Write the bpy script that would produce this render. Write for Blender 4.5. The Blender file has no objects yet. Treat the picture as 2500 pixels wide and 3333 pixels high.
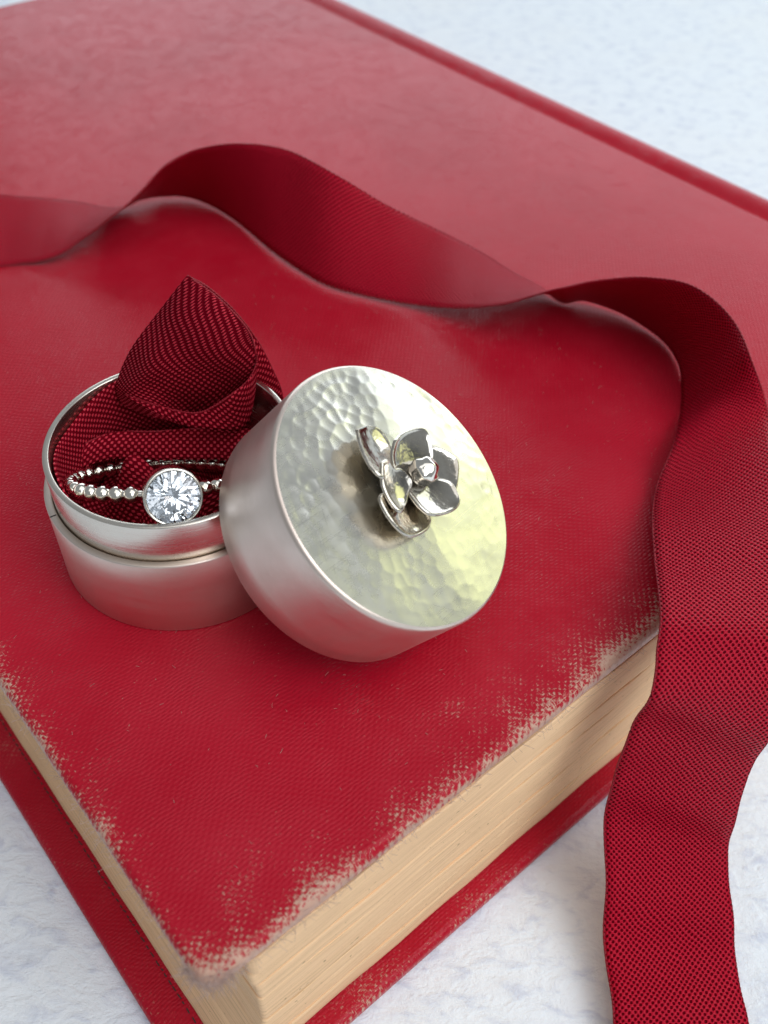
import bpy, bmesh, math, random
import numpy as np
from mathutils import Matrix, Vector
random.seed(7); rng = np.random.default_rng(11)
scene = bpy.context.scene
COL = scene.collection
CM = 0.01                      # everything below is measured in centimetres
TZ = 3.25                      # height of the closed book above the tabletop

def W(q): return Vector((q[0]*CM, q[1]*CM, (q[2]+TZ)*CM))   # z = 0 is the top of the book

# ------------------------------------------------------------------ camera
cam = bpy.data.cameras.new('camera'); cam_ob = bpy.data.objects.new('camera', cam); COL.objects.link(cam_ob)
R_, U_, F_ = Vector((.9998,.0131,.0125)), Vector((-.0181,.724,.6896)), Vector((0,.6897,-.7241))
U_ = (U_ - R_*U_.dot(R_)).normalized(); R_.normalize(); F_ = U_.cross(R_)
m = Matrix((R_, U_, -F_)).transposed().to_4x4(); m.translation = W((0,0,8.5)); cam_ob.matrix_world = m
cam.sensor_fit = 'HORIZONTAL'; cam.sensor_width = 36; cam.lens = 36*3170.9/2500
cam.clip_start = .005; cam.clip_end = 50
cam.dof.use_dof = True; cam.dof.focus_distance = .104; cam.dof.aperture_fstop = 42
scene.camera = cam_ob

# ------------------------------------------------------------------ light: a soft room, a window behind to the right, foliage light through a second opening
wd = bpy.data.worlds.new('World'); scene.world = wd; wd.use_nodes = True
bg = wd.node_tree.nodes['Background']; bg.inputs[0].default_value = (.86,.93,1,1); bg.inputs[1].default_value = .30
def area(name, az, el, dist, sx, sy, power, col, tgt=(0,8,0)):
    l = bpy.data.lights.new(name, 'AREA'); l.shape = 'RECTANGLE'; l.size = sx*CM; l.size_y = sy*CM; l.energy = power; l.color = col
    o = bpy.data.objects.new(name, l); COL.objects.link(o)
    a, e = math.radians(az), math.radians(el)
    d = Vector((math.sin(a)*math.cos(e), math.cos(a)*math.cos(e), math.sin(e)))
    o.location = W(tgt) + d*dist*CM; o.rotation_euler = d.to_track_quat('Z','Y').to_euler()
    return o
area('window_light', 14, 18, 130, 210, 54, 10.0, (.84,.92,1))
area('garden_window_light', 62, 15, 60, 26, 22, .24, (.93,1,.46))
area('side_window_light', 112, 44, 75, 45, 45, 2.4, (.88,.95,1))
area('front_fill_light', 146, 40, 85, 46, 46, 2.0, (.96,.97,1))  # added fill from the right front for near table, pages and silver sides
area('ceiling_bounce_light', 105, 80, 95, 90, 80, 2.3, (.98,.98,1))
scene.view_settings.view_transform = 'Standard'; scene.view_settings.look = 'None'
scene.view_settings.exposure = 0; scene.view_settings.gamma = 1
scene.cycles.max_bounces = 14; scene.cycles.transmission_bounces = 12; scene.cycles.glossy_bounces = 6; scene.cycles.diffuse_bounces = 5
scene.cycles.use_denoising = True; scene.cycles.blur_glossy = .5

# ------------------------------------------------------------------ material helpers
class NT:
    def __init__(s, name):
        s.m = bpy.data.materials.new(name); s.m.use_nodes = True; s.t = s.m.node_tree; s.n = s.t.nodes
        s.b = s.n['Principled BSDF']; s.out = s.n['Material Output']
    def node(s, typ, **k):
        x = s.n.new(typ)
        for a, v in k.items(): setattr(x, a, v)
        return x
    def link(s, a, b): s.t.links.new(a, b)
    def put(s, sock, v):
        if isinstance(v, bpy.types.NodeSocket): s.link(v, sock)
        elif isinstance(v, tuple) and len(v) == 3 and sock.type == 'RGBA': sock.default_value = (*v, 1)
        else: sock.default_value = v
    def math(s, op, *a, clamp=False):
        x = s.node('ShaderNodeMath', operation=op, use_clamp=clamp)
        for i, v in enumerate(a): s.put(x.inputs[i], v)
        return x.outputs[0]
    def ramp(s, v, a, b, c=0., d=1.):
        x = s.node('ShaderNodeMapRange', interpolation_type='SMOOTHSTEP')
        for i, q in enumerate((v, a, b, c, d)): s.put(x.inputs[i], q)
        return x.outputs[0]
    def mix(s, f, a, b, mode='MIX'):
        x = s.node('ShaderNodeMix', data_type='RGBA', blend_type=mode)
        s.put(x.inputs[0], f); s.put(x.inputs[6], a); s.put(x.inputs[7], b); return x.outputs[2]
    def coord(s, kind='Object', scale=(100,100,100), rot=(0,0,0)):
        c = s.node('ShaderNodeTexCoord'); mp = s.node('ShaderNodeMapping')
        s.link(c.outputs[kind], mp.inputs[0]); mp.inputs['Scale'].default_value = scale; mp.inputs['Rotation'].default_value = rot
        return mp.outputs[0]
    def noise(s, vec, scale, detail=3., rough=.55, dist=0.):
        x = s.node('ShaderNodeTexNoise'); s.link(vec, x.inputs['Vector'])
        x.inputs['Scale'].default_value = scale; x.inputs['Detail'].default_value = detail; x.inputs['Roughness'].default_value = rough; x.inputs['Distortion'].default_value = dist
        return x.outputs[0]
    def sep(s, v):
        x = s.node('ShaderNodeSeparateXYZ'); s.link(v, x.inputs[0]); return x.outputs
    def bump(s, h, dist, strength=1., prev=None):
        x = s.node('ShaderNodeBump'); s.put(x.inputs['Height'], h); x.inputs['Distance'].default_value = dist*CM; x.inputs['Strength'].default_value = strength
        if prev is not None: s.link(prev, x.inputs['Normal'])
        return x.outputs[0]
    def set(s, **k):
        for a, v in k.items(): s.put(s.b.inputs[a.replace('_',' ')], v)

# ------------------------------------------------------------------ materials
def mat_cloth(name, ox=0., oy=0., amount=1.):
    """red bookcloth; the cotton shows where the fore edge (x=ox) and the tail edge (y=oy) are rubbed"""
    M = NT(name); v = M.coord(); x, y, z = M.sep(v)
    K = 2*math.pi
    wob = M.math('MULTIPLY', M.math('SUBTRACT', M.noise(v, 2.6, 4), .5), .12)
    u1 = M.math('ADD', x, wob); v1 = M.math('ADD', y, wob)
    cv = M.math('COSINE', M.math('MULTIPLY', v1, K/.040))
    chk = M.math('MULTIPLY', M.math('COSINE', M.math('MULTIPLY', u1, K/.082)), M.math('COSINE', M.math('MULTIPLY', v1, K/.080)))
    def streak(sx, sy):
        mp = M.node('ShaderNodeMapping'); M.link(v, mp.inputs[0]); mp.inputs['Scale'].default_value = (sx, sy, 8); return M.noise(mp.outputs[0], 1., 2, .6)
    th = M.math('MAXIMUM', streak(20, 70), streak(76, 17))
    n1 = M.noise(v, .95, 6, .68); n2 = M.noise(v, 26, 3, .7); n3 = M.noise(v, .25, 3); n4 = M.noise(v, 3.2, 4, .7)
    dx = M.math('MAXIMUM', M.math('SUBTRACT', x, ox), 0.); dy = M.math('MAXIMUM', M.math('SUBTRACT', y, oy), 0.)
    ex = M.math('MULTIPLY', M.math('POWER', math.e, M.math('MULTIPLY', dx, -4.6)), .60*amount)
    ey = M.math('MULTIPLY', M.math('POWER', math.e, M.math('MULTIPLY', dy, -3.0)), .70*amount)
    far = M.ramp(M.math('MAXIMUM', x, y), 8., 11., 1., 0.)
    w = M.math('MULTIPLY', M.math('MULTIPLY', M.math('ADD', ex, ey), far), M.ramp(M.noise(v, .55, 2), .36, .62, .55, 1.25))
    rub = M.math('ADD', w, M.math('ADD', M.math('MULTIPLY', M.math('SUBTRACT', n1, .5), 1.30), M.math('MULTIPLY', M.math('SUBTRACT', n4, .5), .7)))
    lim = M.math('SUBTRACT', M.math('ADD', rub, M.math('MULTIPLY', chk, .17)), M.math('MULTIPLY', M.math('SUBTRACT', .60, th), 1.9))
    lim = M.math('ADD', lim, M.math('MULTIPLY', M.math('MULTIPLY', M.ramp(z, TZ-.11, TZ-.03, .30, 0.), amount), far))
    worn = M.ramp(lim, .24, .66)
    worn = M.math('MULTIPLY', worn, M.ramp(M.math('ADD', w, M.math('MULTIPLY', n1, .2)), .10, .32, 0., .92))
    speck = M.math('MULTIPLY', M.ramp(n2, .66, .74), M.ramp(M.noise(v, .9, 2), .44, .62, 0., .6))
    worn = M.math('MAXIMUM', worn, M.math('MULTIPLY', speck, far))
    red = M.mix(M.ramp(n3, .35, .65), (.375,.0035,.016), (.435,.008,.024))
    red = M.mix(M.ramp(n1, .35, .72, 0., .38), red, (.46,.020,.038))
    red = M.mix(M.math('MULTIPLY', M.ramp(cv, -1., -.2, 1., 0.), .20), red, (.27,.003,.010))
    col = M.mix(worn, red, M.mix(n4, (.46,.25,.18), (.62,.45,.34)))
    h = M.math('ADD', M.math('MULTIPLY', cv, M.ramp(n4, .3, .7, .12, .62)), M.math('ADD', M.math('MULTIPLY', chk, .45), M.math('ADD', M.math('MULTIPLY', n2, .9), M.math('MULTIPLY', worn, .8))))
    nb = M.bump(h, .0050, .6)
    nb = M.bump(M.noise(v, .35, 2), .03, .4, nb)
    M.set(Base_Color=col, Roughness=M.math('ADD', M.math('MULTIPLY', n1, .10), .27), Normal=nb, Specular_IOR_Level=.16)
    return M.m
def mat_ribbon(name, dots=False, red=(.39,.0040,.020)):
    M = NT(name); c = M.node('ShaderNodeTexCoord'); x, y, z = M.sep(c.outputs['UV'])
    P = 2*math.pi/(.078 if dots else .068)
    nz = M.node('ShaderNodeTexNoise'); M.link(c.outputs['UV'], nz.inputs['Vector']); nz.inputs['Scale'].default_value = 5; nz.inputs['Detail'].default_value = 2
    wob = M.math('MULTIPLY', M.math('SUBTRACT', nz.outputs[0], .5), .0 if dots else .04)
    k = M.math('MULTIPLY', M.math('COSINE', M.math('MULTIPLY', M.math('ADD', x, wob), P)), M.math('COSINE', M.math('MULTIPLY', M.math('ADD', y, wob), P)))
    fine = M.math('SINE', M.math('MULTIPLY', M.math('ADD', x, M.math('MULTIPLY', y, .35)), 2*math.pi/.016))
    dark = tuple(q*.30 for q in red)
    if dots:
        f = M.ramp(k, .0, .5)
        h = M.math('ADD', M.math('MULTIPLY', f, 1.), M.math('MULTIPLY', k, .6))
        col = M.mix(f, tuple(q*.36 for q in red), tuple(min(1, q*1.5+.03) for q in red))
    else:
        f = M.ramp(k, -.72, .05)
        h = M.math('ADD', M.math('MULTIPLY', f, 1.), M.math('MULTIPLY', k, .35))
        col = M.mix(f, dark, tuple(min(1, q*1.25) for q in red))
    # woven selvedge: two tight cords along each edge
    nb = M.bump(h, .0070 if dots else .0150, 1.); nb = M.bump(fine, .0012, .5, nb)
    M.set(Base_Color=col, Roughness=.33, Normal=nb, Specular_IOR_Level=M.math('MULTIPLY', f, .75), IOR=1.27)
    M.b.inputs['Specular Tint'].default_value = (1,.40,.46,1)
    M.b.inputs['Sheen Tint'].default_value = (1,.35,.42,1)
    tr = M.node('ShaderNodeBsdfTranslucent'); M.put(tr.inputs[0], tuple(min(1, q*1.3) for q in red)); M.link(nb, tr.inputs['Normal'])
    mx = M.node('ShaderNodeMixShader'); mx.inputs[0].default_value = .10
    M.link(M.b.outputs[0], mx.inputs[1]); M.link(tr.outputs[0], mx.inputs[2]); M.link(mx.outputs[0], M.out.inputs[0])
    return M.m
def mat_silver(name, rough=.3, base=(.66,.61,.54), scratch=0., aniso=0., grain=(6,6,160), tarnish=.25):
    M = NT(name); v = M.coord()
    g = M.coord(scale=tuple(100*q for q in grain) if grain else (100,100,100))
    n = M.noise(v, 1.6, 5, .6); fine = M.noise(g, .25, 3, .6)
    col = M.mix(M.ramp(n, .35, .75, 0., tarnish), base, tuple(q*r for q, r in zip(base, (.62,.60,.55))))
    r = M.math('ADD', M.math('MULTIPLY', M.math('SUBTRACT', n, .5), .22), M.math('ADD', M.math('MULTIPLY', M.math('SUBTRACT', fine, .5), .16), rough), clamp=True)
    nb = M.bump(fine, .0018, .5)
    if scratch:
        acc = None
        for a_, fr, lo in ((.35, 70, .56), (1.1, 95, .60), (2.3, 60, .62)):
            sv = M.coord(scale=(100,100,100), rot=(0,0,a_)); mp = M.node('ShaderNodeMapping'); M.link(sv, mp.inputs[0]); mp.inputs['Scale'].default_value = (.9, fr, 1)
            ln = M.ramp(M.noise(mp.outputs[0], 1., 1, .5, .15), lo, lo+.16); acc = ln if acc is None else M.math('MAXIMUM', acc, ln)
        patch_ = M.ramp(M.noise(v, .8, 2), .42, .62)
        acc = M.math('MULTIPLY', acc, patch_)
        r = M.math('SUBTRACT', r, M.math('MULTIPLY', acc, scratch*.5))
    M.set(Base_Color=col, Metallic=1., Roughness=r, Normal=nb, Anisotropic=aniso)
    return M.m
def mat_polished():
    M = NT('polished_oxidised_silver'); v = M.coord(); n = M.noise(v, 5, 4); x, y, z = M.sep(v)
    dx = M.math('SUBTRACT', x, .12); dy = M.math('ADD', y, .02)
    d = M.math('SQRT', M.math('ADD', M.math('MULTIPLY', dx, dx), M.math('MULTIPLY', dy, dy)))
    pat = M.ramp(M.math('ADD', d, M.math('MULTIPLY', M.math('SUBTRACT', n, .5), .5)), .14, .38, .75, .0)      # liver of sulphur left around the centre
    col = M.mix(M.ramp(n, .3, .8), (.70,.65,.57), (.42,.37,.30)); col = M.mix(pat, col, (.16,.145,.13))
    M.set(Base_Color=col, Metallic=1., Roughness=M.math('ADD', M.math('MULTIPLY', n, .18), .05), Normal=M.bump(M.noise(v, 9, 2), .008, .7))
    return M.m
def mat_paper(name, base, dark):
    M = NT(name); v = M.coord(); x, y, z = M.sep(v)
    l = M.node('ShaderNodeMapping'); M.link(v, l.inputs[0]); l.inputs['Scale'].default_value = (.22,.22,38)
    a = M.noise(l.outputs[0], 1.0, 3, .65, .3)
    l2 = M.node('ShaderNodeMapping'); M.link(v, l2.inputs[0]); l2.inputs['Scale'].default_value = (.5,.5,110)
    b = M.noise(l2.outputs[0], 1.0, 2, .6)
    n = M.noise(v, 1.0, 4)
    col = M.mix(M.ramp(a, .40, .75, 0., .6), base, dark)
    col = M.mix(M.ramp(b, .54, .70, 0., .7), col, tuple(q*.55 for q in dark))
    col = M.mix(M.ramp(n, .45, .75, 0., .3), col, tuple(q*.8 for q in base))
    col = M.mix(M.math('MULTIPLY', M.ramp(M.noise(v, 14, 2), .70, .76), .55), col, (.20,.12,.06))
    nb = M.bump(M.math('ADD', a, M.math('MULTIPLY', b, .6)), .014, .7)
    M.set(Base_Color=col, Roughness=.8, Normal=nb, Specular_IOR_Level=.25)
    return M.m
def mat_table():
    M = NT('mottled_white_paper'); v = M.coord()
    s = M.node('ShaderNodeMapping'); M.link(v, s.inputs[0]); s.inputs['Rotation'].default_value = (0,0,.6); s.inputs['Scale'].default_value = (1,1.9,1)
    a = M.noise(s.outputs[0], 2.6, 5, .62, .5); b = M.noise(v, .22, 3); c = M.noise(v, 11, 3, .7); d = M.noise(s.outputs[0], 1.1, 3, .5, .2)
    col = M.mix(M.ramp(a, .48, .72, 0., .62), (.82,.87,.92), (.50,.55,.70))
    col = M.mix(M.ramp(d, .52, .8, 0., .5), col, (.64,.69,.80))
    col = M.mix(M.ramp(b, .42, .7, 0., .3), col, (.86,.87,.86))
    nb = M.bump(M.math('ADD', a, M.math('MULTIPLY', c, .35)), .045, .9)
    M.set(Base_Color=col, Roughness=.62, Normal=nb, Specular_IOR_Level=.06)
    return M.m
def mat_diamond():
    M = NT('diamond_glass'); M.n.remove(M.b)
    g = M.node('ShaderNodeBsdfGlass'); M.put(g.inputs['Color'], (.97,.985,1)); g.inputs['IOR'].default_value = 2.42; g.inputs['Roughness'].default_value = 0.
    M.link(g.outputs[0], M.out.inputs[0]); return M.m
def mat_cord():
    M = NT('ribbon_edge_cord'); v = M.coord(); n = M.noise(v, 40, 2)
    M.set(Base_Color=M.mix(n, (.13,.001,.006), (.34,.004,.018)), Roughness=.5, Normal=M.bump(n, .01, 1.), Specular_IOR_Level=.3); return M.m
CORD = mat_cord()
CLOTH = mat_cloth('bookcloth'); CLOTHB = mat_cloth('bookcloth_back', -.39, -.24, .22)
RIB = mat_ribbon('woven_red_ribbon'); RIBD = mat_ribbon('woven_red_ribbon_reverse', True)
SIDE = mat_silver('satin_silver', .42, base=(.80,.68,.60), tarnish=.3); FACE = mat_silver('hammered_silver', .28, base=(.78,.75,.68), scratch=.08, grain=(14,14,14), tarnish=.4)
COLLAR = mat_silver('satin_silver_collar', .27, base=(.76,.70,.62)); POL = mat_polished(); BRIGHT = mat_silver('bright_silver', .12, base=(.88,.83,.74), grain=None, tarnish=.15)
PAGE = mat_paper('aged_page_edges', (.87,.58,.34), (.68,.43,.23)); TABLE = mat_table(); DIA = mat_diamond()
def plain(name, col, rough=.8, metal=0.):
    M = NT(name); n = M.noise(M.coord(), 6, 3)
    M.set(Base_Color=M.mix(n, col, tuple(q*.6 for q in col)), Roughness=rough, Metallic=metal); return M.m
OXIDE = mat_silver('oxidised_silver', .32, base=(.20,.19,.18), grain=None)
SEAM = plain('dark_oxide', (.05,.045,.04), .6, .6); FIBRE = plain('cotton_thread', (.62,.44,.38)); STITCH = plain('dark_stitch', (.05,.035,.03))

# ------------------------------------------------------------------ object helpers
def link(o, parent=None):
    COL.objects.link(o)
    if parent is not None: o.parent = parent
    return o
def mesh_ob(name, verts, faces, mat, parent=None, smooth=True, uv=None):
    """verts in metres, in the parent's space"""
    me = bpy.data.meshes.new(name); me.from_pydata([tuple(map(float, v)) for v in verts], [], faces); me.materials.append(mat)
    if smooth: me.polygons.foreach_set('use_smooth', [True]*len(me.polygons))
    if uv is not None:
        L = me.uv_layers.new(name='UVMap')
        for lp in me.loops: L.data[lp.index].uv = uv[lp.vertex_index]
    me.update()
    return link(bpy.data.objects.new(name, me), parent)
def bm_ob(name, bm, mat, parent=None, smooth=False):
    me = bpy.data.meshes.new(name); bm.normal_update(); bm.to_mesh(me); bm.free(); me.materials.append(mat)
    if smooth: me.polygons.foreach_set('use_smooth', [True]*len(me.polygons))
    return link(bpy.data.objects.new(name, me), parent)
def tag(o, label, cat, group=None):
    o['label'] = label; o['category'] = cat
    if group: o['group'] = group
    return o
def empty(name, loc, label, cat, rot=None):
    o = bpy.data.objects.new(name, None); o.empty_display_size = .01; COL.objects.link(o)
    mt = rot.to_4x4() if rot is not None else Matrix.Identity(4); mt.translation = loc; o.matrix_world = mt
    return tag(o, label, cat)
def lathe(profile, seg=160, closed=False):
    v, f = [], []; n = len(profile)
    for i in range(seg):
        a = 2*math.pi*i/seg
        for r, z in profile: v.append((r*math.cos(a)*CM, r*math.sin(a)*CM, z*CM))
    for i in range(seg):
        j = (i+1) % seg
        for k in range(n if closed else n-1):
            q = (k+1) % n; f.append((i*n+k, j*n+k, j*n+q, i*n+q))
    return v, f
def spline(pts, m):
    """Catmull-Rom resampling of an (n,k) array to m samples"""
    P = np.asarray(pts, float); n = len(P); Q = np.vstack([2*P[0]-P[1], P, 2*P[-1]-P[-2]]); out = []
    for t in np.linspace(0, n-1, m):
        i = min(int(t), n-2); f = t-i; a, b, c, d = Q[i:i+4]
        out.append(.5*(2*b+(c-a)*f+(2*a-5*b+4*c-d)*f*f+(3*b-3*c+d-a)*f**3))
    return np.array(out)
def patch(rows, nu, nv):
    """rows: (r, c, 3) control net -> (nv, nu, 3) grid"""
    R0 = np.array([spline(r, nu) for r in rows]); return np.array([spline(R0[:, j], nv) for j in range(nu)]).transpose(1, 0, 2)
def grid_mesh(G, verts, faces, uv, wu=None):
    nv, nu, _ = G.shape; o = len(verts)
    L = np.zeros((nv, nu)); L[1:] = np.cumsum(np.linalg.norm(np.diff(G, axis=0), axis=2), axis=0); L = L*0 + L.mean(1)[:, None]
    A = np.zeros((nv, nu)); A[:, 1:] = np.cumsum(np.linalg.norm(np.diff(G, axis=1), axis=2), axis=1)
    if wu is not None: A = A*0 + A.mean(0)[None, :]
    for i in range(nv):
        for j in range(nu): verts.append(W(G[i, j])); uv.append((float(L[i, j]), float(A[i, j])))
    for i in range(nv-1):
        for j in range(nu-1): a = o+i*nu+j; faces.append((a, a+1, a+nu+1, a+nu))
def thicken(o, t):
    m = o.modifiers.new('thickness', 'SOLIDIFY'); m.thickness = t*CM; m.offset = 0
    return o
def tube(path, rad, verts, faces, sides=6):
    P = np.asarray(path, float); o = len(verts); n = len(P)
    T = np.gradient(P, axis=0); T /= np.linalg.norm(T, axis=1)[:, None]+1e-12
    for i in range(n):
        a = np.cross(T[i], [.13,.31,.94]); a /= np.linalg.norm(a); b = np.cross(T[i], a); r = rad[i] if hasattr(rad, '__len__') else rad
        for k in range(sides):
            w = 2*math.pi*k/sides; verts.append(P[i]+r*(math.cos(w)*a+math.sin(w)*b))
    for i in range(n-1):
        for k in range(sides): q = (k+1) % sides; faces.append((o+i*sides+k, o+i*sides+q, o+(i+1)*sides+q, o+(i+1)*sides+k))

# ------------------------------------------------------------------ tabletop
S = 200
v, f = [], []
for i in range(2):
    for j in range(2): v.append(((-S+2*S*j)*CM, (-60+460*i)*CM, 0))
f = [(0,1,3,2)]
tb = mesh_ob('tabletop', v, f, TABLE); tb['kind'] = 'structure'

# ------------------------------------------------------------------ the book (local x = along the tail edge, y = along the fore edge)
YAW = .7086; BC = (-1.4146, 2.6523)
bk = empty('old_book', Vector((BC[0]*CM, BC[1]*CM, 0)), 'closed old book in worn red cloth with frayed corner, lying flat on white tabletop', 'book', Matrix.Rotation(YAW, 3, 'Z'))
BL, BV = 14.1, 21.55
def board(name, u0, u1, v0, v1, z0, z1, mat, rr=.09, rc=.19):
    """a cloth covered board: rounded corners, edges turned over in a soft quarter round"""
    lv = [(rr*(1-math.sin(t)), z0+rr*(1-math.cos(t))) for t in np.linspace(0, math.pi/2, 6)] + [(rr*(1-math.cos(t)), z1-rr*(1-math.sin(t))) for t in np.linspace(0, math.pi/2, 7)]
    vv, ff = [], []
    for ins, z in lv:
        ol = []
        for (cx, cy, a0) in ((u1-rc, v1-rc, 0), (u0+rc, v1-rc, .5), (u0+rc, v0+rc, 1), (u1-rc, v0+rc, 1.5)):
            for k in range(9):
                a = math.pi*(a0+.5*k/8); r = rc-ins; ol.append((cx+r*math.cos(a), cy+r*math.sin(a)))
        m_ = len(ol); vv += [(a*CM, b*CM, (z+TZ)*CM) for a, b in ol]
    for i in range(len(lv)-1):
        for k in range(m_): q = (k+1) % m_; ff.append((i*m_+k, i*m_+q, (i+1)*m_+q, (i+1)*m_+k))
    ff.append(tuple(range(m_))[::-1]); ff.append(tuple(range((len(lv)-1)*m_, len(lv)*m_)))
    o = mesh_ob(name, vv, ff, mat, bk)
    for p_ in o.data.polygons:
        if len(p_.vertices) > 8: p_.use_smooth = False
    return o
board('front_cover', 0, BL, 0, BV, -.25, 0, CLOTH)
board('back_cover', -.39, BL, -.24, BV+.2, -3.25, -3.0, CLOTHB)
# spine: groove at the joint, then a rounded back
prof = [(14.02,-.10),(14.10,-.12),(14.20,-.20),(14.34,-.20),(14.52,-.13),(14.70,-.10),(14.84,-.14),(14.98,-.26),(15.12,-.55),(15.26,-1.05),(15.32,-1.65),(15.26,-2.25),(15.10,-2.80),(14.9,-3.08),(14.6,-3.2),(14.1,-3.22)]
pp = spline(prof, 60); vv, ff = [], []
ys = np.linspace(.02, BV-.02, 24)
for y in ys:
    for q in pp: vv.append((q[0]*CM, y*CM, (q[1]+TZ)*CM))
n = len(pp)
for i in range(len(ys)-1):
    for k in range(n-1): ff.append((i*n+k, i*n+k+1, (i+1)*n+k+1, (i+1)*n+k))
thicken(mesh_ob('spine', vv, ff, CLOTH, bk), .08)
# page block: gathered sections whose fore edge hollows in the middle and flares at the foot
def fore(z): return float(np.interp(-z, [.25,.6,1.4,2.0,2.35,2.6,2.8,3.0], [.43,.43,.46,.45,.37,.26,.14,.02]))
zs = [-.255]
for t in (.40,.33,.36,.31,.35,.30,.34): zs.append(zs[-1]-t)
zs.append(-2.995)
for i in range(len(zs)-1):
    z1, z0 = zs[i], zs[i+1]; gap = .028 if i == 0 else .003
    z0 += gap; dv = .035+rng.uniform(-.012,.012) + (-.03 if i == 0 else 0); du = rng.uniform(-.012,.012); rc = .10 if i == 0 else .05
    lv = [0,.06,.2,.4,.6,.8,.94,1]; ins = [.014,.005,.002,.003,0,.003,.005,.014]
    vv, ff = [], []; ring_n = None
    for t, q in zip(lv, ins):
        z = z1+(z0-z1)*t; u0 = fore(z)+du+q; v0 = dv+q; ol = []
        for k in range(6):
            a = math.pi*1.0+math.pi/2*k/5; ol.append((u0+rc+rc*math.cos(a), v0+rc+rc*math.sin(a)))
        for k in range(1, 41): ol.append((u0+rc+(14.3-u0-rc)*k/40, v0+.006*math.sin(k*1.7+i*2)+.004*math.sin(k*.6+i)))
        ol += [(14.3, 21.1)]
        for k in range(1, 30): ol.append((14.3+(u0-14.3)*k/30, 21.1))
        for k in range(0, 50): ol.append((u0+.004*math.sin(k*2.1+i), 21.1+(v0+rc-21.1)*k/50))
        ring_n = len(ol); vv += [(a*CM, b*CM, (z+TZ)*CM) for a, b in ol]
    for r in range(len(lv)-1):
        for k in range(ring_n): q = (k+1) % ring_n; ff.append((r*ring_n+k, r*ring_n+q, (r+1)*ring_n+q, (r+1)*ring_n+k))
    ff.append(tuple(range(ring_n))[::-1]); ff.append(tuple(range((len(lv)-1)*ring_n, len(lv)*ring_n)))
    mesh_ob('page_section', vv, ff, PAGE, bk, False)
# frayed cotton along the rubbed edges and the corner: short real fibres
vv, ff = [], []
def fibre(u, v_, z, l, dirn):
    d = np.array(dirn)+rng.normal(0, .55, 3); d /= np.linalg.norm(d); p0 = np.array([u, v_, z]); c = rng.normal(0, .35, 3)
    t = np.linspace(0, 1, 5)[:, None]; path = p0+d*l*t+c*l*t*t; path[:, 2] = np.maximum(path[:, 2], -.24); tube((path+np.array([0,0,TZ]))*CM, .0016*CM, vv, ff, 3)
for _ in range(520):
    u = rng.uniform(0, 1)**1.4*7; fibre(u, rng.uniform(-.02,.02), rng.uniform(-.22,-.02), rng.uniform(.03,.11), (.2,-.6,.1))
for _ in range(330):
    v_ = rng.uniform(0, 1)**1.2*6.5; fibre(rng.uniform(-.02,.02), v_, rng.uniform(-.2,-.01), rng.uniform(.03,.11), (-.6,.2,.15))
for _ in range(420):
    a = rng.uniform(math.pi, 1.5*math.pi); fibre(.28+.28*math.cos(a), .28+.28*math.sin(a), rng.uniform(-.22,0), rng.uniform(.04,.13), (.5*math.cos(a),.5*math.sin(a),-.1))
for _ in range(620): fibre(rng.uniform(.2,9), rng.uniform(.2,9), .001, rng.uniform(.008,.04), (rng.normal(),rng.normal(),.35))
fr = mesh_ob('frayed_thread', vv, ff, FIBRE, bk); fr['kind'] = 'stuff'
# dark stitches where the last section meets the back board
vv, ff = [], []
k = 0.
while k < 9:
    l = rng.uniform(.03,.07); y0 = .4+k; tube([((-.005+rng.normal(0,.004))*CM, y0*CM, .262*CM), ((-.01)*CM, (y0+l)*CM, (.262+.006)*CM)], .007*CM, vv, ff, 5); k += l+rng.uniform(.02,.06)
st = mesh_ob('stitching', vv, ff, STITCH, bk); st['kind'] = 'stuff'

# ------------------------------------------------------------------ the long ribbon: two edges in space, ruled between
RA = np.array([(-11.377,11.746,0.463),(-10.463,12.613,0.463),(-9.548,13.330,0.463),(-8.633,13.897,0.463),(-7.718,14.314,0.463),(-6.803,14.581,0.463),(-6.100,14.729,0.421),(-5.470,14.835,0.293),(-4.898,15.010,0.072),(-4.486,15.084,0.048),(-4.239,15.276,0.093),(-3.918,15.456,0.070),(-3.356,15.403,0.041),(-2.651,14.829,0.031),(-1.768,13.665,0.059),(-0.988,12.900,0.043),(-0.266,12.551,0.058),(0.431,12.282,0.115),(1.093,11.919,0.313),(1.586,11.637,0.573),(2.007,11.531,0.791),(2.352,11.426,0.996),(2.840,11.451,1.122),(3.479,11.310,1.263),(3.995,10.940,1.373),(4.321,10.248,1.361),(4.463,9.596,1.214),(4.899,9.697,0.402),(4.796,8.837,0.386),(4.625,7.967,0.458),(4.475,7.232,0.473),(4.335,6.558,0.412),(4.214,5.993,0.273),(4.126,5.599,0.011),(4.103,5.398,-0.562),(4.035,5.297,-1.277),(4.012,5.139,-1.954),(4.046,4.816,-2.455),(4.064,4.286,-2.723),(4.070,3.804,-2.930),(4.070,3.321,-3.074),(4.066,2.844,-3.154),(4.059,2.082,-3.154),(4.052,1.319,-3.154),(4.045,0.557,-3.154),(4.039,-0.206,-3.154)])
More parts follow.
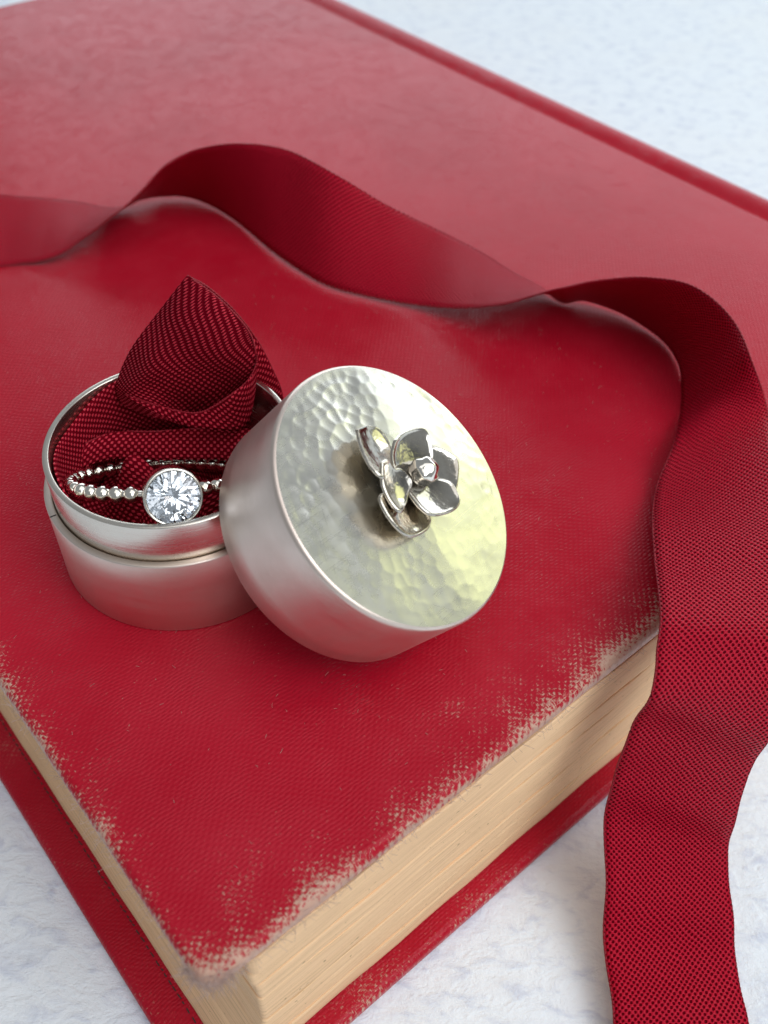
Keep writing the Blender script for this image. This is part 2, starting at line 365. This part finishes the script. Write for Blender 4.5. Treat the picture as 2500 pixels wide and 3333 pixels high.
RB = np.array([(-10.905,10.433,0.059),(-10.023,11.281,0.059),(-9.140,11.979,0.059),(-8.258,12.527,0.059),(-7.375,12.925,0.059),(-6.493,13.173,0.059),(-5.814,13.306,0.031),(-5.299,13.348,0.098),(-4.740,13.560,0.391),(-4.326,13.717,0.645),(-3.914,14.043,0.889),(-3.515,14.459,1.121),(-3.012,14.665,1.303),(-2.328,14.543,1.458),(-1.586,14.289,1.491),(-0.854,13.772,1.394),(-0.082,13.718,0.947),(0.644,13.682,0.589),(1.368,13.394,0.371),(1.934,13.043,0.194),(2.353,12.812,0.088),(2.649,12.532,0.034),(2.992,12.514,0.070),(3.540,12.196,0.052),(3.988,11.604,0.034),(4.127,10.953,0.039),(4.010,10.229,0.012),(3.629,9.118,0.254),(3.326,8.482,0.180),(3.143,7.841,0.239),(2.992,7.047,0.410),(2.867,6.332,0.575),(2.776,5.738,0.584),(2.700,5.427,0.312),(2.614,5.374,-0.343),(2.546,5.301,-1.082),(2.535,5.009,-1.743),(2.587,4.605,-2.276),(2.565,4.045,-2.694),(2.586,3.576,-2.904),(2.591,3.129,-2.966),(2.596,2.689,-2.962),(2.605,1.985,-2.962),(2.613,1.280,-2.962),(2.621,0.576,-2.962),(2.629,-0.128,-2.962)])
NS = 520; EA, EB = spline(RA, NS), spline(RB, NS)
ACR = 14
G = np.zeros((NS, ACR+1, 3))
for j in range(ACR+1):
    t = j/ACR; G[:, j] = EA*(1-t)+EB*t
# gentle ripples of the cloth, square to its surface
T = np.gradient(G[:, ACR//2], axis=0); D = EB-EA; NRM = np.cross(T, D); NRM /= np.linalg.norm(NRM, axis=1)[:, None]
for j in range(ACR+1):
    t = j/ACR; q = np.arange(NS)/NS
    G[:, j] += NRM*(.019*np.sin(q*61+t*1.6)+.015*np.sin(q*131+t*2.4+2*np.sin(q*9))+.004*np.sin(q*290+t*4))[:, None]*(1-.75*np.exp(-((q-.42)/.22)**4)+1.1/(1+np.exp(-(q-.66)*60)))[:, None]
vv, ff, uv = [], [], []
grid_mesh(G, vv, ff, uv, 1)
rb = thicken(mesh_ob('ribbon', vv, ff, RIB, None, True, uv), .022)
tag(rb, 'long deep red woven ribbon winding over the book cover and draping down onto the tabletop', 'ribbon')
for E in (G[:, 0], G[:, -1]):
    cv, cf = [], []; Q = spline(E, 1500); q = np.arange(1500); Q = Q+np.array([0,0,1.])*(.006*np.sin(q*1.9))[:, None]
    tube([W(a) for a in Q], .013*CM, cv, cf, 6); mesh_ob('selvedge', cv, cf, CORD, rb)

# ------------------------------------------------------------------ the silver box (base)
BX = (-2.2928, 7.6697, 0)
box = empty('silver_box', W(BX), 'open round satin silver box base with raised inner collar, ring and ribbon inside it', 'box')
def ring_prof(r0, r1, z0, z1, b=.016):
    return [(r0+b,z0),(r1-b,z0),(r1-b*.3,z0+b*.3),(r1,z0+b),(r1,(z0*2+z1)/3),(r1,(z0+2*z1)/3),(r1,z1-b),(r1-b*.3,z1-b*.3),(r1-b,z1),(r0+b,z1),(r0+b*.3,z1-b*.3),(r0,z1-b),(r0,z0+b),(r0+b*.3,z0+b*.3)]
a, f = lathe(ring_prof(1.321, 1.405, .003, 1.059), 200, True); mesh_ob('outer_wall', a, f, SIDE, box)
a, f = lathe(ring_prof(1.245, 1.312, .06, 1.533, .013), 200, True); mesh_ob('inner_collar', a, f, COLLAR, box)
a, f = lathe([(0,.03),(1.336,.03),(1.336,.09),(0,.09)], 96, False); mesh_ob('floor', a, f, SIDE, box)
bm = bmesh.new(); bmesh.ops.create_cube(bm, size=1)
for q in bm.verts: q.co = Vector((1.372*CM+q.co.x*.07*CM, q.co.y*.012*CM, 1.0587*CM+q.co.z*.006*CM))
se = bm_ob('solder_seam', bm, SEAM, box); se.rotation_euler.z = math.radians(212)

# ------------------------------------------------------------------ ribbon stuffed in the box
SHEETS = [([[(-2.041,8.45,2.996),(-2.03,8.45,3.007),(-2.021,8.45,3.007),(-1.998,8.45,3.002),(-1.973,8.45,2.981)],[(-2.336,8.5,2.612),(-2.151,8.42,2.71),(-1.985,8.4,2.756),(-1.831,8.42,2.801),(-1.725,8.48,2.718)],[(-2.669,8.55,2.18),(-2.371,8.4,2.333),(-2.06,8.35,2.417),(-1.721,8.38,2.461),(-1.504,8.45,2.434)],[(-2.92,8.58,1.765),(-2.544,8.36,1.976),(-2.157,8.35,2.054),(-1.739,8.4,2.087),(-1.419,8.45,2.179)],[(-3.057,8.58,1.467),(-2.72,8.35,1.661),(-2.27,8.42,1.68),(-1.819,8.5,1.691),(-1.428,8.45,1.836)],[(-3.021,8.5,1.352),(-2.65,8.3,1.407),(-2.322,8.6,1.125),(-1.953,8.65,1.127),(-1.496,8.5,1.568)],[(-2.918,8.4,1.316),(-2.547,8.3,1.239),(-2.264,8.65,0.798),(-1.93,8.65,0.842),(-1.575,8.5,1.263)]],40,60,False),
  ([[(-2.96,8.45,1.488),(-2.886,8.4,1.498)],[(-2.65,8.2,1.485),(-2.618,8.25,1.516)],[(-2.329,8.1,1.404),(-2.323,8.15,1.502)],[(-2.083,8.05,1.36),(-2.071,8.1,1.511)],[(-1.848,8.07,1.293),(-1.883,8.12,1.584)],[(-1.645,8.15,1.206),(-1.698,8.18,1.695)],[(-1.522,8.25,1.321),(-1.518,8.28,1.804)],[(-1.453,8.36,1.597),(-1.423,8.38,1.923)],[(-1.408,8.43,1.928),(-1.398,8.44,2.058)]],8,60,False),
  ([[(-2.027,8.47,2.983),(-2.025,8.47,3.0)],[(-1.901,8.52,2.732),(-1.853,8.54,2.832)],[(-1.66,8.58,2.349),(-1.634,8.62,2.51)],[(-1.501,8.62,1.957),(-1.429,8.7,2.067)],[(-1.522,8.66,1.471),(-1.299,8.76,1.629)],[(-1.648,8.68,0.967),(-1.213,8.8,1.221)],[(-1.857,8.68,0.521),(-1.227,8.8,0.727)]],12,50,False),
  ([[(-3.697,7.75,0.85),(-3.646,7.683,0.995),(-3.595,7.675,1.06)],[(-3.62,7.708,0.85),(-3.589,7.725,0.995),(-3.559,7.802,1.06)],[(-3.487,7.8,0.85),(-3.474,7.859,0.995),(-3.461,7.978,1.06)],[(-3.357,7.916,0.85),(-3.339,7.984,0.995),(-3.32,8.112,1.06)],[(-3.203,8.004,0.85),(-3.187,8.081,0.995),(-3.17,8.218,1.06)],[(-2.979,8.04,0.85),(-2.949,8.13,0.995),(-2.919,8.28,1.06)],[(-2.647,8.041,0.85),(-2.652,8.134,0.995),(-2.657,8.287,1.06)],[(-2.39,8.048,0.85),(-2.397,8.153,0.995),(-2.403,8.318,1.06)],[(-2.038,8.057,0.85),(-2.046,8.174,0.995),(-2.054,8.351,1.06)],[(-1.69,8.059,0.85),(-1.698,8.18,0.995),(-1.705,8.36,1.06)],[(-1.431,8.05,0.85),(-1.437,8.163,0.995),(-1.443,8.336,1.06)]],10,60,False)]
vv, ff, uv = [], [], []
for net, nu, nv, tr in SHEETS:
    g = patch(np.array(net), nu, nv)
    if tr: g = g.transpose(1, 0, 2)
    X, Y, Z = g[..., 0]*1., g[..., 1]*1., g[..., 2]*1.
    g[..., 1] += .012*np.sin(X*7+Z*5)+.006*np.sin(X*17-Z*11); g[..., 2] += .007*np.sin(X*9-Y*8+1)
    grid_mesh(g, vv, ff, uv)
# band pressed against the inside of the collar
g = []
for i, a in enumerate(np.linspace(math.radians(62), math.radians(238), 90)):
    row = []
    for t in np.linspace(0, 1, 12):
        r = 1.205-.05*math.sin(t*math.pi)*(1+.6*math.sin(a*7)); top = 1.50-.10*max(0, math.cos(a-math.radians(205)))-.05*math.sin(a*5)
        row.append((BX[0]+r*math.cos(a), BX[1]+r*math.sin(a), top-1.1*t))
    g.append(row)
grid_mesh(np.array(g), vv, ff, uv)
# crumpled cushion under the ring
g = []; NN = 60
for i in range(NN):
    row = []
    for j in range(NN):
        x = -1.2+2.4*i/(NN-1); y = -1.2+2.4*j/(NN-1); r = math.hypot(x, y); k_ = max(abs(x), abs(y))/max(r, 1e-6); x *= k_; y *= k_
        # disc mapping keeps the sheet inside the collar
        h = .36+.88*math.exp(-((x+.40)/.36)**2-((y+.08)/.27)**2)+.60*math.exp(-((x-.52)/.50)**2-((y+.14)/.26)**2)+.16*math.exp(-((x-.1)/.6)**2-((y+.72)/.2)**2)
        h += .05*math.sin(x*9+y*4)+.035*math.sin(y*13-x*5)
        row.append((BX[0]+x*.99, BX[1]+y*.99, h))
    g.append(row)
grid_mesh(np.array(g), vv, ff, uv)
rb2 = thicken(mesh_ob('ribbon', vv, ff, RIBD, None, True, uv), .018)
tag(rb2, 'dark red woven ribbon folded to a peak inside the silver box behind the ring', 'ribbon')
EDGES = [[(-2.886,8.400,1.498),(-2.618,8.250,1.516),(-2.323,8.150,1.502),(-2.071,8.100,1.511),(-1.883,8.120,1.584),(-1.698,8.180,1.695),(-1.518,8.280,1.804),(-1.423,8.380,1.923),(-1.398,8.440,2.058)],
  [(-2.025,8.470,3.000),(-1.853,8.540,2.832),(-1.634,8.620,2.510),(-1.429,8.700,2.067),(-1.299,8.760,1.629),(-1.213,8.800,1.221),(-1.227,8.800,0.727)],
  [(-1.973,8.450,2.981),(-1.725,8.480,2.718),(-1.504,8.450,2.434),(-1.419,8.450,2.179),(-1.428,8.450,1.836),(-1.496,8.500,1.568)],
  [(-3.595,7.675,1.060),(-3.559,7.802,1.060),(-3.461,7.978,1.060),(-3.320,8.112,1.060),(-3.170,8.218,1.060),(-2.919,8.280,1.060),(-2.657,8.287,1.060),(-2.403,8.318,1.060),(-2.054,8.351,1.060),(-1.705,8.360,1.060),(-1.443,8.336,1.060)]]
for E in EDGES:
    cv, cf = [], []; Q = spline(np.array(E), 160); q = np.arange(160); Q = Q+np.array([0,0,1.])*(.006*np.sin(q*2.1))[:, None]
    tube([W(a) for a in Q], .012*CM, cv, cf, 6); mesh_ob('selvedge', cv, cf, CORD, rb2)

# ------------------------------------------------------------------ the ring
RC, RN, RR = Vector((-2.4731,7.5909,1.0141)), Vector((-.0455,.5545,.8309)).normalized(), .931
rad = Vector((.3399,-.7736,.5348)); rad = (rad-RN*rad.dot(RN)).normalized(); side = RN.cross(rad)
ring = empty('ring', W(RC), 'beaded silver ring with round clear stone, resting on the ribbon in the open box', 'ring', Matrix((rad, side, RN)).transposed())
bead_me = None
NB = 33
for i in range(NB):
    a = .405+(2*math.pi-.81)*i/(NB-1)
    if bead_me is None:
        bm = bmesh.new(); bmesh.ops.create_uvsphere(bm, u_segments=24, v_segments=16, radius=.085*CM)
        o = bm_ob('bead', bm, BRIGHT, ring, True); bead_me = o.data
    else: o = link(bpy.data.objects.new('bead', bead_me), ring)
    o.location = (RR*math.cos(a)*CM, RR*math.sin(a)*CM, 0); o.rotation_euler = (rng.uniform(0,6), rng.uniform(0,6), a); s_ = rng.uniform(.95,1.05); o.scale = (s_, s_*.96, s_)
wv, wf = [], []
path = [(RR*math.cos(a)*CM, RR*math.sin(a)*CM, 0) for a in np.linspace(.26, 2*math.pi-.26, 120)]
tube(path, 0.042*CM, wv, wf, 8); mesh_ob('band_wire', wv, wf, BRIGHT, ring)
bzp = [(.05,.80),(.20,.81),(.262,.86),(.283,.95),(.290,1.10),(.293,1.19),(.289,1.203),(.276,1.208),(.264,1.200),(.258,1.182),(.252,1.16),(.205,.99),(.10,.86),(.0,.84)]
a, f = lathe(bzp, 96); bz = mesh_ob('bezel', a, f, BRIGHT, ring); bz.rotation_euler = (0, math.pi/2, 0)
# brilliant cut: table, star, kite and girdle facets over a pavilion
def brilliant(Rg):
    V, Fc = [], []
    def P(r, a, z): V.append((r*Rg*math.cos(a)*CM, r*Rg*math.sin(a)*CM, z*Rg*CM)); return len(V)-1
    q = math.pi/4
    T_ = [P(.56, k*q, .30) for k in range(8)]; Mi = [P(.78, (k+.5)*q, .19) for k in range(8)]
    G1 = [P(1, k*q/2, .02) for k in range(16)]; G0 = [P(1, k*q/2, -.02) for k in range(16)]
    Lo = [P(.27, (k+.5)*q, -.65) for k in range(8)]; Cu = P(0, 0, -.89)
    Fc.append(tuple(T_))
    for k in range(8):
        n_ = (k+1) % 8; Fc += [(T_[k], Mi[k], T_[n_]), (T_[k], Mi[k-1], G1[2*k], Mi[k]), (Mi[k], G1[2*k], G1[2*k+1]), (Mi[k], G1[2*k+1], G1[(2*k+2) % 16])]
        Fc += [(Cu, Lo[k], G0[2*k], Lo[k-1]), (Lo[k], G0[2*k+1], G0[2*k]), (Lo[k], G0[(2*k+2) % 16], G0[2*k+1])]
    for k in range(16): n_ = (k+1) % 16; Fc.append((G0[k], G0[n_], G1[n_], G1[k]))
    return V, Fc
V, Fc = brilliant(.262); bm = bmesh.new(); bv = [bm.verts.new(c) for c in V]
for t in Fc: bm.faces.new([bv[i] for i in t])
bmesh.ops.recalc_face_normals(bm, faces=bm.faces)
stn = bm_ob('faceted_stone', bm, DIA, ring); stn.location = (1.195*CM, 0, 0); stn.rotation_euler = (0, math.pi/2, 0)

# ------------------------------------------------------------------ the lid (local x, y in its face, z out of it)
n_ = Vector((.570,-.208,.795)).normalized(); e1 = Vector((.343,.939,0)); e1 = (e1-n_*e1.dot(n_)).normalized(); e2 = n_.cross(e1)
LC = Vector((.1487,6.7416,1.7197)); RL, LH = 1.4224, 1.0686
lid = empty('box_cover', W(LC), 'round satin silver lid with hammered top and flower knob, leaning tilted against the open box', 'lid', Matrix((e1, e2, n_)).transposed())
a, f = lathe([(RL-.085,-.10),(RL-.085,-LH+.012),(RL-.075,-LH),(RL-.012,-LH),(RL,-LH+.012),(RL,-.8),(RL,-.55),(RL,-.3),(RL,-.06),(RL-.006,-.03),(RL-.020,-.010),(RL-.040,-.002)], 240)
mesh_ob('lid_wall', a, f, SIDE, lid)
dents = []
for _ in range(6000):
    r = (RL-.05)*math.sqrt(rng.uniform()); a = rng.uniform(0, 2*math.pi); x, y = r*math.cos(a), r*math.sin(a)
    if any((x-p[0])**2+(y-p[1])**2 < .0115 for p in dents): continue
    strong = max(0, min(1, (y-.45)/.25))*max(0, min(1, (.75-x)/.3))+.8*max(0, min(1, (r-1.08)/.12))*max(0, min(1, (x-.1)/.3))
    dents.append((x, y, rng.uniform(.085,.115), (.0018+.0032*min(1, strong))*rng.uniform(.75,1.25)))
DN = np.array(dents)
NR, NA = 130, 360; vv, ff = [(0,0,.049*CM)], []
for i in range(1, NR+1):
    r = (RL-.038)*i/NR; an = np.arange(NA)*2*math.pi/NA; X, Y = r*np.cos(an), r*np.sin(an)
    d2 = (X[:, None]-DN[None, :, 0])**2+(Y[:, None]-DN[None, :, 1])**2
    Z = -(DN[None, :, 3]*np.maximum(0, 1-d2/DN[None, :, 2]**2)).max(1)*min(1, (NR-i)/9)
    Z += (.007*np.sin(X*2.6+1)*np.cos(Y*2.2+.4)+.004*np.sin(X*5.3-Y*4.1))*min(1, (NR-i)/25)-.002+.05*(1-(r/RL)**2)
    for x, y, z in zip(X, Y, Z): vv.append((x*CM, y*CM, z*CM))
for k in range(NA): ff.append((0, 1+k, 1+(k+1) % NA))
for i in range(NR-1):
    for k in range(NA): q = (k+1) % NA; ff.append((1+i*NA+k, 1+(i+1)*NA+k, 1+(i+1)*NA+q, 1+i*NA+q))
mesh_ob('hammered_top', vv, ff, FACE, lid)
# the flower knob: stem disc, six cupped petals, a round centre
fv, ff_ = lathe([(0,.20),(.16,.19),(.24,.15),(.22,.08),(.20,-.02)], 40)
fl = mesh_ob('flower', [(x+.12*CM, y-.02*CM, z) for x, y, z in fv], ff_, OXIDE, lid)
PETALS = [([(-0.005, 0.717), (0.156, 0.65), (0.261, 0.556), (0.269, 0.443), (0.218, 0.359), (0.116, 0.281), (-0.0, 0.197), (-0.104, 0.302), (-0.282, 0.329), (-0.29, 0.457), (-0.189, 0.582)],0.06,0.2,0.07,0.1),
  ([(0.579, 0.0), (0.645, -0.146), (0.65, -0.291), (0.541, -0.37), (0.347, -0.411), (0.279, -0.277), (0.153, -0.09), (0.319, 0.015)],0.06,0.14,0.03,-0.02),
  ([(-0.296, 0.137), (-0.459, 0.209), (-0.525, 0.149), (-0.563, -0.019), (-0.554, -0.157), (-0.482, -0.247), (-0.307, -0.332), (-0.209, -0.336), (-0.162, -0.296), (-0.051, -0.097), (-0.086, 0.063)],0.06,0.18,0.05,-0.05),
  ([(0.184, 0.362), (0.337, 0.326), (0.486, 0.235), (0.532, 0.155), (0.48, 0.041), (0.378, -0.041), (0.211, -0.01), (0.032, 0.036), (-0.063, 0.177), (0.024, 0.31)],0.14,0.25,0.035,0.02),
  ([(-0.141, -0.041), (-0.002, -0.006), (0.131, -0.113), (0.243, -0.234), (0.271, -0.344), (0.179, -0.455), (0.088, -0.474), (-0.033, -0.426), (-0.187, -0.295), (-0.197, -0.183)],0.14,0.22,0.03,0),
  ([(-0.229, 0.388), (-0.14, 0.351), (-0.119, 0.256), (-0.056, 0.18), (-0.061, 0.042), (-0.199, 0.007), (-0.291, -0.007), (-0.426, 0.015), (-0.42, 0.14), (-0.353, 0.276)],0.14,0.25,0.06,-0.06),
  ]
CTR = np.array([.12,-.02])
for ol, hin, hout, cup, fold in PETALS:
    P = np.array(ol); P = P.mean(0)+(P-P.mean(0))*1.16; loop = spline(np.vstack([P, P[:1]]), 65)[:-1]; c = P.mean(0)
    ax = c-CTR; L_ = np.linalg.norm(ax); ax /= L_; pr = np.array([-ax[1], ax[0]])
    ext = max(np.abs((loop-c)@pr)); NRg = 12; vv, ff = [], []
    def hgt(p):
        t = ((p-CTR)@ax)/(L_*2); w = ((p-c)@pr)/ext; rr_ = np.linalg.norm(p-c)/ext
        return .04+hin+(hout-hin)*max(0, t)+cup*(rr_**2)+fold*w
    vv.append((*(c*CM), hgt(c)*CM))
    for i in range(1, NRg+1):
        s_ = i/NRg
        for q in loop:
            p = c+(q-c)*s_; lip = .012*max(0, (s_-.85)/.15)**2
            vv.append((p[0]*CM, p[1]*CM, (hgt(p)+lip)*CM))
    m_ = len(loop)
    for k in range(m_): ff.append((0, 1+k, 1+(k+1) % m_))
    for i in range(NRg-1):
        for k in range(m_): q = (k+1) % m_; ff.append((1+i*m_+k, 1+(i+1)*m_+k, 1+(i+1)*m_+q, 1+i*m_+q))
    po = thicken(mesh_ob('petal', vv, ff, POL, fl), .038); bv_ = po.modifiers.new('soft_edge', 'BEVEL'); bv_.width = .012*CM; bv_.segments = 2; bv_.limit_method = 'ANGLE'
bm = bmesh.new(); bmesh.ops.create_uvsphere(bm, u_segments=40, v_segments=26, radius=.145*CM)
for q in bm.verts:
    d = q.co.normalized(); q.co += d*.006*CM*(math.sin(d.x*7+1)*math.cos(d.y*6)+math.sin(d.z*8+d.x*3))
ct = bm_ob('flower_centre', bm, BRIGHT, fl, True); ct.location = (.128*CM, -.018*CM, .30*CM)
